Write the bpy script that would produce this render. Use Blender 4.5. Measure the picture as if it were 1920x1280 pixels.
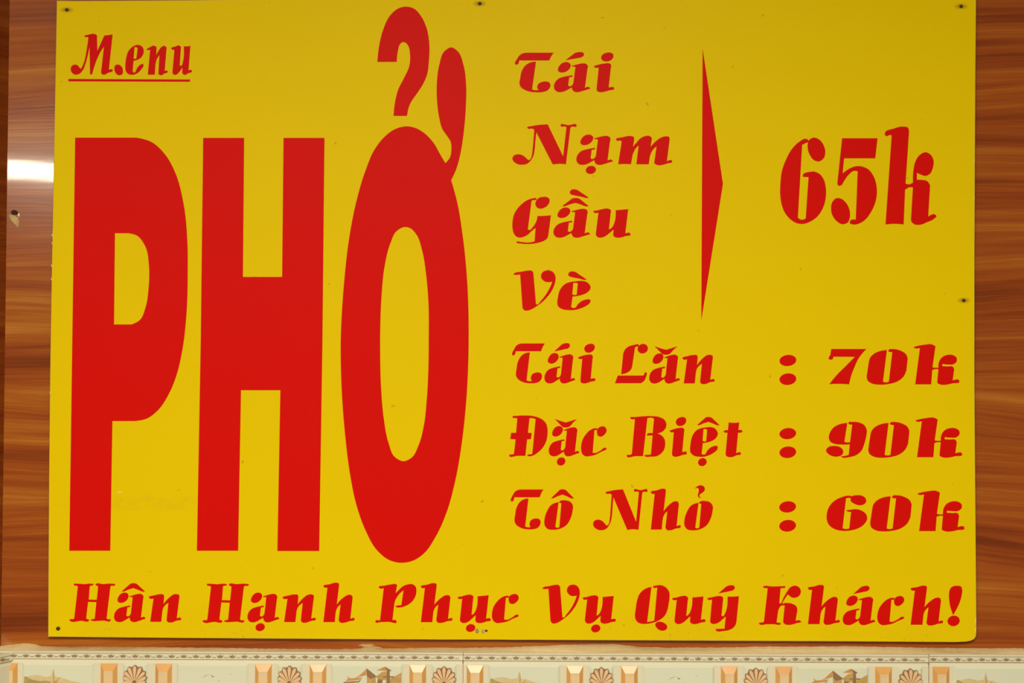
import bpy, math, random
from mathutils import Matrix, Vector
from mathutils.geometry import tessellate_polygon

random.seed(7)
scene = bpy.context.scene
C = scene.collection
for o in list(bpy.data.objects):
    bpy.data.objects.remove(o)

# ------------------------------------------------------------------ camera
F_PX = 2700.0                       # focal length for a 1920 px wide frame
EYE = Vector((0.0, -1.86, 1.56))
PITCH, ROLL = math.radians(1.24), math.radians(0.33)
cam_d = bpy.data.cameras.new('camera')
cam_d.sensor_width = 36.0
cam_d.lens = F_PX / 1920.0 * 36.0
cam_d.clip_start = 0.05
cam = bpy.data.objects.new('camera', cam_d)
C.objects.link(cam)
ROT = Matrix.Rotation(math.pi / 2 + PITCH, 3, 'X') @ Matrix.Rotation(ROLL, 3, 'Z')
cam.matrix_world = Matrix.Translation(EYE) @ ROT.to_4x4()
scene.camera = cam

# ------------------------------------------------------------------ world and lamps
world = bpy.data.worlds.new('world')
scene.world = world
world.use_nodes = True
bg = world.node_tree.nodes['Background']
bg.inputs['Color'].default_value = (1.0, 0.93, 0.80, 1)
bg.inputs['Strength'].default_value = 0.06


def area_lamp(name, loc, target, sx, sy, power, color, rot_z=0.0):
    d = bpy.data.lights.new(name, 'AREA')
    d.shape = 'RECTANGLE'
    d.size, d.size_y, d.energy, d.color = sx, sy, power, color
    o = bpy.data.objects.new(name, d)
    C.objects.link(o)
    o.location = loc
    q = (Vector(target) - Vector(loc)).to_track_quat('-Z', 'Y')
    o.rotation_euler = (q.to_matrix() @ Matrix.Rotation(rot_z, 3, 'Z')).to_euler()
    return o


# the lamps of the room, all behind the viewer: two fluorescent tubes and a ceiling panel; then an added soft front fill
area_lamp('fluorescent_tube_lamp', (-1.68, -4.0, 2.353), (-1.3, 0.0, 1.7), 0.95, 0.058, 24.0, (1.0, 0.93, 0.71), math.radians(-3.0))
area_lamp('fluorescent_tube_lamp', (2.2, -1.5, 2.72), (0.3, 0.0, 1.4), 1.24, 0.06, 3.5, (1.0, 0.95, 0.86))
area_lamp('ceiling_panel_lamp', (-0.08, -2.4, 2.54), (-0.08, -2.4001, 0.0), 1.2, 1.2, 117.0, (1.0, 0.93, 0.80))
area_lamp('front_fill_lamp', (0.10, -3.4, 1.35), (0.0, 0.0, 1.45), 2.2, 1.5, 8.0, (1.0, 0.93, 0.80))

scene.view_settings.view_transform = 'Standard'
scene.view_settings.look = 'None'
scene.view_settings.exposure = 0.0
scene.view_settings.gamma = 1.0
scene.view_settings.use_curve_mapping = False


# ------------------------------------------------------------------ helpers
def W(px, py, y=0.0):
    """point of the plane y (parallel to the back wall) seen at a pixel of the 1920x1280 frame"""
    d = ROT @ Vector(((px - 960.0) / F_PX, -(py - 640.0) / F_PX, -1.0))
    t = (y - EYE.y) / d.y
    p = EYE + d * t
    return Vector((p.x, y, p.z))


def mesh_obj(name, verts, faces, mats, parent=None, loc=(0, 0, 0), fmat=None, smooth=False):
    me = bpy.data.meshes.new(name)
    me.from_pydata([tuple(v) for v in verts], [], faces)
    for m in (mats if isinstance(mats, (list, tuple)) else [mats]):
        me.materials.append(m)
    if fmat:
        me.polygons.foreach_set('material_index', fmat)
    if smooth:
        me.polygons.foreach_set('use_smooth', [True] * len(faces))
    me.update()
    o = bpy.data.objects.new(name, me)
    C.objects.link(o)
    o.location = loc
    if parent:
        o.parent = parent
    return o


def structure(o):
    o['kind'] = 'structure'
    return o


def box(x0, x1, y0, y1, z0, z1):
    v = [(x, y, z) for x in (x0, x1) for y in (y0, y1) for z in (z0, z1)]
    f = [(0, 1, 3, 2), (4, 6, 7, 5), (0, 4, 5, 1), (2, 3, 7, 6), (0, 2, 6, 4), (1, 5, 7, 3)]
    return v, f


def node_mat(name, rough=0.5, spec=0.5):
    m = bpy.data.materials.new(name)
    m.use_nodes = True
    nt = m.node_tree
    b = nt.nodes['Principled BSDF']
    b.inputs['Roughness'].default_value = rough
    b.inputs['Specular IOR Level'].default_value = spec
    return m, nt, b


def N(nt, kind, **kw):
    n = nt.nodes.new(kind)
    for k, v in kw.items():
        if k in n.inputs:
            n.inputs[k].default_value = v
        else:
            setattr(n, k, v)
    return n


def mix_rgb(nt, a, b, fac, blend='MIX'):
    n = nt.nodes.new('ShaderNodeMix')
    n.data_type = 'RGBA'
    n.blend_type = blend
    for sock, val in ((n.inputs[0], fac), (n.inputs[6], a), (n.inputs[7], b)):
        if hasattr(val, 'links'):
            nt.links.new(val, sock)
        else:
            sock.default_value = (*val, 1) if isinstance(val, tuple) else val
    return n.outputs[2]


def ramp(nt, fac, stops):
    n = nt.nodes.new('ShaderNodeValToRGB')
    el = n.color_ramp.elements
    while len(el) < len(stops):
        el.new(0.5)
    for e, (p, c) in zip(el, stops):
        e.position = p
        e.color = (*c, 1) if len(c) == 3 else c
    nt.links.new(fac, n.inputs[0])
    return n.outputs[0]


def coords(nt, scale=(1, 1, 1), loc=(0, 0, 0)):
    t = nt.nodes.new('ShaderNodeTexCoord')
    mp = nt.nodes.new('ShaderNodeMapping')
    mp.inputs['Scale'].default_value = scale
    mp.inputs['Location'].default_value = loc
    nt.links.new(t.outputs['Object'], mp.inputs[0])
    return mp.outputs[0]


def noise(nt, vec, scale, detail=3.0, rough=0.5, dist=0.0):
    n = N(nt, 'ShaderNodeTexNoise', Scale=scale, Detail=detail, Roughness=rough, Distortion=dist)
    nt.links.new(vec, n.inputs['Vector'])
    return n.outputs['Fac']


def math_node(nt, op, a, b=None, clamp=False):
    n = nt.nodes.new('ShaderNodeMath')
    n.operation = op
    n.use_clamp = clamp
    for i, v in enumerate((a, b)):
        if v is None:
            continue
        if hasattr(v, 'links'):
            nt.links.new(v, n.inputs[i])
        else:
            n.inputs[i].default_value = v
    return n.outputs[0]


# ------------------------------------------------------------------ materials
def make_wood(name='varnished_wood_laminate', tone=1.0):
    m, nt, b = node_mat(name, 0.17, 0.14)
    base = coords(nt)
    # gentle wandering of the grain
    wander = noise(nt, coords(nt, (1.6, 1, 3.5)), 1.0, 2.0)
    off = math_node(nt, 'MULTIPLY', math_node(nt, 'SUBTRACT', wander, 0.5), 0.11)
    comb = nt.nodes.new('ShaderNodeCombineXYZ')
    nt.links.new(off, comb.inputs['Z'])
    add = nt.nodes.new('ShaderNodeVectorMath')
    add.operation = 'ADD'
    nt.links.new(base, add.inputs[0])
    nt.links.new(comb.outputs[0], add.inputs[1])
    def stretched(sx, sz):
        mp = nt.nodes.new('ShaderNodeMapping')
        mp.inputs['Scale'].default_value = (sx, 1, sz)
        nt.links.new(add.outputs[0], mp.inputs[0])
        return mp.outputs[0]
    broad = noise(nt, stretched(1.1, 26), 1.0, 2.0, 0.5)
    mid = noise(nt, stretched(2.2, 85), 1.0, 3.0, 0.55)
    fine = noise(nt, stretched(7.0, 420), 1.0, 3.0, 0.6)
    s = math_node(nt, 'ADD', math_node(nt, 'MULTIPLY', broad, 0.42), math_node(nt, 'MULTIPLY', mid, 0.37))
    s = math_node(nt, 'ADD', s, math_node(nt, 'MULTIPLY', fine, 0.21))
    col = ramp(nt, s, [(0.36, (0.165, 0.032, 0.0070)), (0.45, (0.262, 0.055, 0.0095)),
                       (0.52, (0.325, 0.078, 0.0110)), (0.58, (0.375, 0.112, 0.0140)), (0.66, (0.46, 0.170, 0.026))])
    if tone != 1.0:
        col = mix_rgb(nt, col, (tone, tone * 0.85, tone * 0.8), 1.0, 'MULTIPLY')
    nt.links.new(col, b.inputs['Base Color'])
    bump = N(nt, 'ShaderNodeBump', Strength=0.10, Distance=0.0004)
    nt.links.new(fine, bump.inputs['Height'])
    nt.links.new(bump.outputs[0], b.inputs['Normal'])
    b.inputs['Coat Weight'].default_value = 0.36
    b.inputs['Coat Roughness'].default_value = 0.045
    b.inputs['Coat IOR'].default_value = 1.5
    wav = noise(nt, coords(nt, (6, 1, 45)), 1.0, 2.0)
    bump2 = N(nt, 'ShaderNodeBump', Strength=0.05, Distance=0.0006)
    nt.links.new(wav, bump2.inputs['Height'])
    nt.links.new(bump2.outputs[0], b.inputs['Coat Normal'])
    return m


NAILS = [(125.5, 18.5), (899.5, 6.8), (1802, 12), (1807, 563), (109, 1178)]
Y_BOARD = -0.0085                    # front face of the board; its back stands 4 mm off the wall


def make_yellow():
    m, nt, b = node_mat('yellow_vinyl', 0.42, 0.03)
    v = coords(nt)
    col = mix_rgb(nt, (0.745, 0.552, 0.0006), (0.720, 0.526, 0.0008), noise(nt, v, 5.0, 4.0))
    # grime specks, mostly near the lower edge, and a wiped band left by old tape
    sep = nt.nodes.new('ShaderNodeSeparateXYZ')
    nt.links.new(v, sep.inputs[0])
    low = N(nt, 'ShaderNodeMapRange')
    for k, val in (('From Min', 0.055), ('From Max', 0.0), ('To Min', 0.0), ('To Max', 1.0)):
        low.inputs[k].default_value = val
    nt.links.new(sep.outputs['Z'], low.inputs[0])
    speck = ramp(nt, noise(nt, v, 210.0, 2.0), [(0.62, (0, 0, 0)), (0.72, (1, 1, 1))])
    patch = ramp(nt, noise(nt, v, 7.0, 2.0), [(0.44, (0, 0, 0)), (0.64, (1, 1, 1))])
    f = math_node(nt, 'MULTIPLY', math_node(nt, 'MULTIPLY', speck, patch), math_node(nt, 'MULTIPLY', low.outputs[0], 0.55))
    col = mix_rgb(nt, col, (0.33, 0.21, 0.01), f)
    haze = math_node(nt, 'MULTIPLY', math_node(nt, 'MULTIPLY', patch, low.outputs[0]), 0.22)
    col = mix_rgb(nt, col, (0.60, 0.40, 0.01), haze)
    rare = ramp(nt, noise(nt, coords(nt, (1, 1, 1), (3.1, 0, 1.7)), 120.0, 1.0), [(0.80, (0, 0, 0)), (0.83, (1, 1, 1))])
    col = mix_rgb(nt, col, (0.42, 0.27, 0.015), math_node(nt, 'MULTIPLY', rare, 0.6))
    # faint grey-brown smear across the lower left
    pa, pb = W(105, 958, Y_BOARD) - BOARD_LOC, W(400, 926, Y_BOARD) - BOARD_LOC
    def window(sock, lo, hi, soft):
        a = math_node(nt, 'DIVIDE', math_node(nt, 'SUBTRACT', sock, lo), soft, True)
        c = math_node(nt, 'DIVIDE', math_node(nt, 'SUBTRACT', hi, sock), soft, True)
        return math_node(nt, 'MULTIPLY', a, c)
    win = math_node(nt, 'MULTIPLY', window(sep.outputs['X'], pa.x, pb.x, 0.02), window(sep.outputs['Z'], pa.z, pb.z, 0.006))
    sm = ramp(nt, noise(nt, coords(nt, (1, 1, 1.6)), 55.0, 4.0, 0.65), [(0.42, (0, 0, 0)), (0.62, (1, 1, 1))])
    col = mix_rgb(nt, col, (0.52, 0.36, 0.012), math_node(nt, 'MULTIPLY', math_node(nt, 'MULTIPLY', win, sm), 0.22))
    # brown smudges rubbed around the nails
    for px, py in NAILS[:4]:
        p = W(px, py, Y_BOARD) - BOARD_LOC
        sub = nt.nodes.new('ShaderNodeVectorMath'); sub.operation = 'SUBTRACT'
        nt.links.new(v, sub.inputs[0]); sub.inputs[1].default_value = p
        mul = nt.nodes.new('ShaderNodeVectorMath'); mul.operation = 'MULTIPLY'
        nt.links.new(sub.outputs[0], mul.inputs[0]); mul.inputs[1].default_value = (0.62, 0, 1.35)
        ln = nt.nodes.new('ShaderNodeVectorMath'); ln.operation = 'LENGTH'
        nt.links.new(mul.outputs[0], ln.inputs[0])
        mr = N(nt, 'ShaderNodeMapRange')
        for k, val in (('From Min', 0.0015), ('From Max', 0.0062), ('To Min', 0.75), ('To Max', 0.0)):
            mr.inputs[k].default_value = val
        nt.links.new(ln.outputs['Value'], mr.inputs[0])
        col = mix_rgb(nt, col, (0.28, 0.13, 0.006), mr.outputs[0])
    nt.links.new(col, b.inputs['Base Color'])
    r = math_node(nt, 'ADD', math_node(nt, 'MULTIPLY', noise(nt, v, 9.0, 3.0), 0.12), 0.36)
    nt.links.new(r, b.inputs['Roughness'])
    return m


def make_red():
    m, nt, b = node_mat('red_vinyl', 0.40, 0.03)
    v = coords(nt)
    t = nt.nodes.new('ShaderNodeNewGeometry')
    n = N(nt, 'ShaderNodeTexNoise', Scale=8.0, Detail=4.0)
    nt.links.new(t.outputs['Position'], n.inputs['Vector'])
    col = mix_rgb(nt, (0.635, 0.0050, 0.0026), (0.60, 0.0060, 0.0032), n.outputs['Fac'])
    nt.links.new(col, b.inputs['Base Color'])
    return m


def plain(name, color, rough=0.5, spec=0.4, var=0.12, scale=60.0, bump=0.0):
    m, nt, b = node_mat(name, rough, spec)
    g = nt.nodes.new('ShaderNodeNewGeometry')
    n = N(nt, 'ShaderNodeTexNoise', Scale=scale, Detail=3.0)
    nt.links.new(g.outputs['Position'], n.inputs['Vector'])
    lo = tuple(c * (1 - var) for c in color)
    hi = tuple(min(1.0, c * (1 + var)) for c in color)
    nt.links.new(mix_rgb(nt, lo, hi, n.outputs['Fac']), b.inputs['Base Color'])
    if bump:
        bp = N(nt, 'ShaderNodeBump', Strength=bump, Distance=0.002)
        nt.links.new(n.outputs['Fac'], bp.inputs['Height'])
        nt.links.new(bp.outputs[0], b.inputs['Normal'])
    return m


BOARD_LOC = W(960, 1199.5, -0.004)
MAT_WOOD = make_wood()
MAT_WOOD_SHADED = make_wood('shaded_wood_laminate', 0.62)  # same laminate, with the side wall's shade put into its colour
MAT_YELLOW = make_yellow()
MAT_RED = make_red()
MAT_EDGE = plain('worn_sheet_edge', (0.70, 0.50, 0.10), 0.6, 0.2, 0.25, 90)
MAT_BACK = plain('sheet_core', (0.10, 0.09, 0.08), 0.7, 0.2)
MAT_NAIL = plain('rusty_nail', (0.035, 0.016, 0.010), 0.55, 0.4, 0.4, 700)
MAT_CREAM = plain('cream_glaze', (0.70, 0.66, 0.47), 0.22, 0.5, 0.04, 25)
MAT_PANEL = plain('pale_green_cream_glaze', (0.67, 0.69, 0.51), 0.16, 0.5, 0.04, 18)
MAT_ORANGE = plain('orange_glaze', (0.70, 0.36, 0.10), 0.25, 0.5, 0.12, 40)
MAT_AMBER = plain('amber_glaze', (0.74, 0.55, 0.30), 0.25, 0.5, 0.08, 40)
MAT_BROWN = plain('brown_print', (0.27, 0.15, 0.065), 0.4, 0.4, 0.15, 200)
MAT_TAUPE = plain('taupe_print', (0.36, 0.25, 0.14), 0.4, 0.4, 0.15, 200)
MAT_PETAL = plain('peach_glaze', (0.74, 0.50, 0.27), 0.3, 0.4, 0.08, 120)
MAT_ROOF = plain('roof_print', (0.58, 0.28, 0.08), 0.35, 0.4, 0.2, 200)
MAT_OCHRE = plain('ochre_print', (0.50, 0.31, 0.10), 0.35, 0.4, 0.25, 150)
MAT_OLIVE = plain('olive_print', (0.42, 0.32, 0.11), 0.35, 0.4, 0.35, 120)
MAT_HAZE = plain('pale_ochre_print', (0.62, 0.50, 0.26), 0.35, 0.4, 0.15, 120)
MAT_GROUT = plain('brown_grout', (0.34, 0.22, 0.11), 0.9, 0.2, 0.3, 200)
MAT_PLASTER = plain('painted_ceiling', (0.62, 0.58, 0.50), 0.9, 0.1, 0.03, 3)
MAT_FLOOR = plain('floor_terrazzo', (0.30, 0.24, 0.18), 0.5, 0.3, 0.2, 30)
MAT_SPLINTER = plain('torn_wood_fibre', (0.52, 0.36, 0.15), 0.8, 0.2, 0.5, 900)
MAT_PALE_CHIP = plain('pale_chip', (0.85, 0.72, 0.50), 0.7, 0.2, 0.2, 900)
MAT_HOLE = plain('dark_hole', (0.05, 0.022, 0.010), 0.9, 0.1, 0.4, 900)
MAT_FLAKE = plain('grey_flake', (0.40, 0.24, 0.10), 0.8, 0.2, 0.5, 900)


def make_mortar():
    m, nt, b = node_mat('smeared_mortar', 0.85, 0.2)
    g = nt.nodes.new('ShaderNodeNewGeometry')
    mp = nt.nodes.new('ShaderNodeMapping')
    mp.inputs['Scale'].default_value = (3.0, 1, 40)
    nt.links.new(g.outputs['Position'], mp.inputs[0])
    a = noise(nt, mp.outputs[0], 1.6, 5.0, 0.6)
    col = ramp(nt, a, [(0.30, (0.34, 0.22, 0.085)), (0.44, (0.55, 0.40, 0.18)), (0.58, (0.66, 0.50, 0.25)), (0.75, (0.76, 0.62, 0.36))])
    nt.links.new(col, b.inputs['Base Color'])
    bp = N(nt, 'ShaderNodeBump', Strength=0.5, Distance=0.002)
    nt.links.new(a, bp.inputs['Height'])
    nt.links.new(bp.outputs[0], b.inputs['Normal'])
    return m


MAT_MORTAR = make_mortar()

# ------------------------------------------------------------------ the room
CX = W(9.5, 640, 0).x                       # inside corner with the slanting side wall
v, f = box(CX - 0.12, 2.6, 0.0, 0.10, 0.0, 2.9)
wall_back = structure(mesh_obj('wall_back', v, f, MAT_WOOD))
ANG = math.radians(60)
DX, DY = -math.cos(ANG), -math.sin(ANG)     # direction in which the side wall runs
NX, NY = math.sin(ANG), -math.cos(ANG)      # its normal, into the room
LW = 0.75
v = []
for z in (0.0, 2.9):
    for s, t in ((0, 0), (LW, 0), (LW, -0.10), (0, -0.10)):
        v.append((DX * s + NX * t, DY * s + NY * t, z))
f = [(0, 1, 2, 3), (7, 6, 5, 4), (0, 4, 5, 1), (1, 5, 6, 2), (2, 6, 7, 3), (3, 7, 4, 0)]
wall_left = structure(mesh_obj('wall_left', v, f, MAT_WOOD_SHADED, loc=(CX, 0, 0)))
v, f = box(-3.2, 2.6, -5.2, 0.10, -0.05, 0.0)
structure(mesh_obj('floor', v, f, MAT_FLOOR))
v, f = box(-3.2, 2.6, -5.2, 0.10, 2.9, 2.95)
structure(mesh_obj('ceiling', v, f, MAT_PLASTER))

# ------------------------------------------------------------------ relief tiles of the wainscot
TY = -0.014                                  # face of the tiles
U = (W(961, 1240, TY) - W(960, 1240, TY)).length   # size of one photo pixel on the tile face
TILE_W, TILE_H = 873.0, 435.0                # in those units: a 600 x 300 mm tile


def add(vs, fs, nv, nf):
    k = len(vs)
    vs.extend(nv)
    fs.extend([tuple(i + k for i in q) for q in nf])


def loft_rect(rects):
    """nested rectangles (x0,x1,z0,z1,y): bands between them and a cap on the last"""
    vs, fs = [], []
    for x0, x1, z0, z1, y in rects:
        vs += [(x0, y, z0), (x1, y, z0), (x1, y, z1), (x0, y, z1)]
    for i in range(len(rects) - 1):
        a, b2 = 4 * i, 4 * i + 4
        for k in range(4):
            fs.append((a + k, a + (k + 1) % 4, b2 + (k + 1) % 4, b2 + k))
    k = 4 * (len(rects) - 1)
    fs.append((k, k + 1, k + 2, k + 3))
    return vs, fs


def extrude_x(profile, x0, x1):
    n = len(profile)
    vs = [(x0, y, z) for y, z in profile] + [(x1, y, z) for y, z in profile]
    fs = [(i, i + n, (i + 1) % n + n, (i + 1) % n) for i in range(n)]
    fs += [tuple(range(n)), tuple(range(2 * n - 1, n - 1, -1))]
    return vs, fs


def flat(poly, y0, y1):
    """closed outline (x, z) given a little thickness between y0 (back) and y1 (front)"""
    n = len(poly)
    tris = tessellate_polygon([[Vector((a, b2, 0)) for a, b2 in poly]])
    vs = [(a, y1, b2) for a, b2 in poly] + [(a, y0, b2) for a, b2 in poly]
    fs = []
    for t in tris:
        a, b2, c = (Vector((vs[i][0], vs[i][2])) for i in t)
        cr = (b2 - a).x * (c - a).y - (b2 - a).y * (c - a).x
        fs.append(tuple(t) if cr > 0 else tuple(reversed(t)))
    area = sum(poly[i][0] * poly[(i + 1) % n][1] - poly[(i + 1) % n][0] * poly[i][1] for i in range(n))
    for i in range(n):
        j = (i + 1) % n
        fs.append((i, i + n, j + n, j) if area > 0 else (j, j + n, i + n, i))
    return vs, fs


MESH = {}


def shared(name, key, build, mats, parent, loc):
    if key not in MESH:
        o = build()
        MESH[key] = o.data
        o.parent = parent
        o.location = loc
        return o
    o = bpy.data.objects.new(name, MESH[key])
    C.objects.link(o)
    o.parent = parent
    o.location = loc
    return o


def build_fleuron():
    vs, fs = [], []
    e = -0.0016
    def blob(pts):
        p = [(a * U, b2 * U) for a, b2 in pts]
        add(vs, fs, *flat(p, 0.0, e))
    blob([(-6.2, 1.4), (-4.6, -1.2), (-2.6, -2.6), (0, -3.0), (2.6, -2.6), (4.6, -1.2), (6.2, 1.4), (4.0, 0.2), (2.4, -1.2), (0, -1.7), (-2.4, -1.2), (-4.0, 0.2)])
    blob([(-3.6, 1.5), (-2.4, -0.4), (-1.3, -1.0), (-1.0, 0.4), (-2.0, 0.8)])
    blob([(3.6, 1.5), (2.0, 0.8), (1.0, 0.4), (1.3, -1.0), (2.4, -0.4)])
    blob([(0, 3.0), (-1.5, 1.6), (-0.9, 0.4), (0, -0.2), (0.9, 0.4), (1.5, 1.6)])
    for cx in (8.6, 11.4, 14.2):
        blob([(cx + 0.8 * math.cos(k), -1.9 + 0.8 * math.sin(k)) for k in (0.5, 1.6, 2.6, 3.7, 4.7, 5.8)])
    return mesh_obj('fleuron', vs, fs, MAT_TAUPE)


def build_bevel():
    w, h = 31 * U, 250 * U
    vs, fs = loft_rect([(0, w, -h, 0, 0.001), (0, w, -h, 0, -0.0004), (7 * U, w - 7 * U, -h + 13 * U, -13 * U, -0.0042),
                        (9 * U, w - 9 * U, -h + 20 * U, -19 * U, -0.0038)])
    fm = [0] * 8 + [1] * 4 + [1]
    return mesh_obj('bevelled_lozenge', vs, fs, [MAT_ORANGE, MAT_AMBER], fmat=fm)


def build_field(key):
    w = {'wide': 135, 'wider': 139, 'shell': 47}[key] * U
    h = 250 * U
    vs, fs = loft_rect([(0, w, -h, 0, 0.001), (0, w, -h, 0, -0.0002), (4 * U, w - 4 * U, -h + 4 * U, -4 * U, -0.0018), (5 * U, w - 5 * U, -h + 5 * U, -5 * U, -0.0018)])
    return mesh_obj('panel_field', vs, fs, MAT_PANEL)


def build_shell():
    vs, fs, fm = [], [], []
    n = 11
    back = []
    for k in range(n):                                   # scalloped dark backing
        a = math.radians(-22 + 224 * k / (n - 1))
        r = 21.5 + 10.0 * max(0, math.sin(a)) ** 1.4
        for da, rr in ((-0.13, r * 0.93), (-0.055, r), (0.055, r), (0.13, r * 0.93)):
            back.append((rr * math.cos(a + da) * U, rr * math.sin(a + da) * U))
    back += [(-14 * U, -20 * U), (0, -26 * U), (14 * U, -20 * U)]
    a0, a1 = flat(back, 0.0, -0.0014)
    add(vs, fs, a0, a1)
    fm += [0] * len(a1)
    for k in range(n):
        a = math.radians(-22 + 224 * k / (n - 1))
        r = 20.6 + 10.0 * max(0, math.sin(a)) ** 1.4
        wd = 3.6
        pts = [(3.5, -0.5), (0.55 * r, -0.62 * wd), (0.80 * r, -0.9 * wd), (0.94 * r, -0.62 * wd), (r, 0),
               (0.94 * r, 0.62 * wd), (0.80 * r, 0.9 * wd), (0.55 * r, 0.62 * wd), (3.5, 0.5)]
        pts = [((p * math.cos(a) - q * math.sin(a)) * U, (p * math.sin(a) + q * math.cos(a)) * U) for p, q in pts]
        a0, a1 = flat(pts, -0.0014, -0.0032)
        add(vs, fs, a0, a1)
        fm += [1] * len(a1)
    return mesh_obj('shell_ornament', vs, fs, [MAT_BROWN, MAT_PETAL], fmat=fm)


def picture(name, parts):
    """flat transfer printed on a panel: outlines in photo-pixel units from the panel's upper left corner"""
    vs, fs, fm, mats = [], [], [], []
    for i, (mat, poly) in enumerate(parts):
        if mat not in mats:
            mats.append(mat)
        a0, a1 = flat([(a * U, -b2 * U) for a, b2 in poly], 0.0, -0.00015 - 0.00004 * i)
        add(vs, fs, a0, a1)
        fm += [mats.index(mat)] * len(a1)
    return mesh_obj(name, vs, fs, mats, fmat=fm)


def build_castle():
    P = []
    P.append((MAT_HAZE, [(22, 34), (40, 26), (60, 30), (85, 28), (118, 18), (132, 12), (132, 120), (20, 120)]))
    P.append((MAT_OCHRE, [(104, 26), (132, 10), (132, 60), (104, 60)]))
    P.append((MAT_ROOF, [(30, 17), (36, 21), (44, 21), (52, 17), (67, 3), (66, 15), (48, 20), (34, 24)]))
    P.append((MAT_OCHRE, [(67, 3), (84, 18), (84, 44), (68, 44)]))
    P.append((MAT_PANEL, [(46, 22), (66, 17), (66, 44), (44, 44)]))
    P.append((MAT_BROWN, [(24, 28), (52, 26), (58, 22), (53, 28.5), (24, 30)]))
    P.append((MAT_ROOF, [(30, 23), (60, 19), (54, 24), (28, 26)]))
    P.append((MAT_BROWN, [(67, 2.5), (86, 17.5), (83, 19), (74, 22), (67, 16)]))
    P.append((MAT_ROOF, [(86, 6), (101, -1), (112, 6), (104, 6.5)]))
    P.append((MAT_BROWN, [(101, -1), (113, 6), (112, 7.5), (105, 6)]))
    P.append((MAT_OCHRE, [(96, 9), (107, 7), (110, 22), (92, 24), (84, 18)]))
    P.append((MAT_BROWN, [(105, 7), (110, 7), (111, 40), (104, 40)]))
    P.append((MAT_BROWN, [(98, 17), (118, 17), (118, 19), (98, 19)]))
    P.append((MAT_BROWN, [(88, 22), (97, 24), (95, 44), (86, 44)]))
    P.append((MAT_PANEL, [(97, 25), (103, 25), (103, 44), (96, 44)]))
    return picture('painted_castle', [(m, [(a, b2 + 5) for a, b2 in p]) for m, p in P])


def build_landscape():
    P = []
    P.append((MAT_HAZE, [(4, 34), (14, 24), (28, 22), (44, 26), (56, 24), (72, 27), (96, 34), (130, 40), (130, 110), (4, 110)]))
    P.append((MAT_OLIVE, [(4, 26), (8, 25), (14, 29), (22, 32), (34, 34), (46, 33), (54, 35), (60, 110), (4, 110)]))
    P.append((MAT_HAZE, [(58, 12), (60, 18), (61, 60), (52, 60), (55, 24)]))
    P.append((MAT_OCHRE, [(59, 10), (61, 24), (60, 60), (58, 60)]))
    P.append((MAT_OCHRE, [(72, 25), (66, 32), (60, 34), (60, 44), (70, 42), (66, 36)]))
    return picture('painted_landscape', P)


def build_birds():
    P = [(MAT_HAZE, [(48, 27), (52, 22), (58, 20), (62, 20.5), (58, 22), (54, 24)]),
         (MAT_BROWN, [(64, 21), (68, 23), (71, 24), (68, 25.2)]),
         (MAT_HAZE, [(98, 20), (102, 18), (103, 20)]), (MAT_HAZE, [(76, 32), (80, 31), (82, 33)])]
    return picture('painted_birds', P)


def tile(parent, origin, rot, scale_x=1.0, x_to=TILE_W, pictures=True):
    """one relief tile: its upper left front corner at origin"""
    # body with a moulded upper border
    d = -TY - 0.002
    prof = [(d, 0), (0.0008, 0), (-0.0006, -0.8 * U), (-0.0016, -2.2 * U), (-0.0012, -3.6 * U), (0.0002, -5 * U), (0.0002, -11.6 * U), (-0.0014, -12.3 * U),
            (-0.0016, -13.4 * U), (-0.0006, -14.2 * U), (0.0016, -14.6 * U), (0.0012, -19 * U), (0.0, -22 * U), (0.0, -TILE_H * U), (d, -TILE_H * U)]
    vs, fs = extrude_x(prof, 0.6 * U, (x_to - 0.6) * U)
    t = mesh_obj('tile', vs, fs, MAT_CREAM, parent, origin)
    t.rotation_euler = rot
    t.scale.x = scale_x
    k = 0
    while 4 + 22.76 * k + 16 < x_to:
        shared('fleuron', 'fleuron', build_fleuron, None, t, ((8 + 22.76 * k) * U, 0.0002, -8.6 * U))
        k += 1
    for u in range(3):
        x = 289.3 * u
        zt = -23.0
        if x + 37 < x_to:
            shared('bevelled_lozenge', 'bevel', build_bevel, None, t, ((x + 7) * U, 0, zt * U))
        if x + 182 < x_to:
            key = 'wide'
            shared('panel_field', key, lambda: build_field('wide'), None, t, ((x + 47) * U, 0, (zt + 1) * U))
            nm, bl = (('painted_landscape', build_landscape), ('painted_birds', build_birds), ('painted_castle', build_castle))[u]
            shared(nm, nm, bl, None, t, ((x + 47) * U, -0.00185, (zt + 1) * U))
        if x + 225 < x_to:
            shared('bevelled_lozenge', 'bevel', build_bevel, None, t, ((x + 194) * U, 0, zt * U))
        if x + 281 < x_to:
            shared('panel_field', 'shell', lambda: build_field('shell'), None, t, ((x + 235.5) * U, 0, (zt + 0.5) * U))
            shared('shell_ornament', 'shell_ornament', build_shell, None, t, ((x + 259) * U, -0.0018, (zt - 33.5) * U))
    return t


TILT = math.radians(0.085)
for px, pz, sx in ((-4.5, 1219.4, 1.0), (868.4, 1223.4, 1.0), (1741.6, 1226.3, 1.0)):
    p = W(px, pz, TY)
    # the tile runs a hair out of level, as the photograph shows
    tile(wall_back, (p.x, TY, p.z), (0, -TILT, 0), sx)
# grout behind the joints
for px, pz in ((868.2, 1223.8), (1741.6, 1226.6)):
    p = W(px, pz, TY)
    v, f = box(-1.2 * U, 1.2 * U, 0.0006, 0.012, -TILE_H * U, -0.4 * U)
    mesh_obj('grout_joint', v, f, MAT_GROUT, wall_back, (p.x, TY, p.z))
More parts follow.
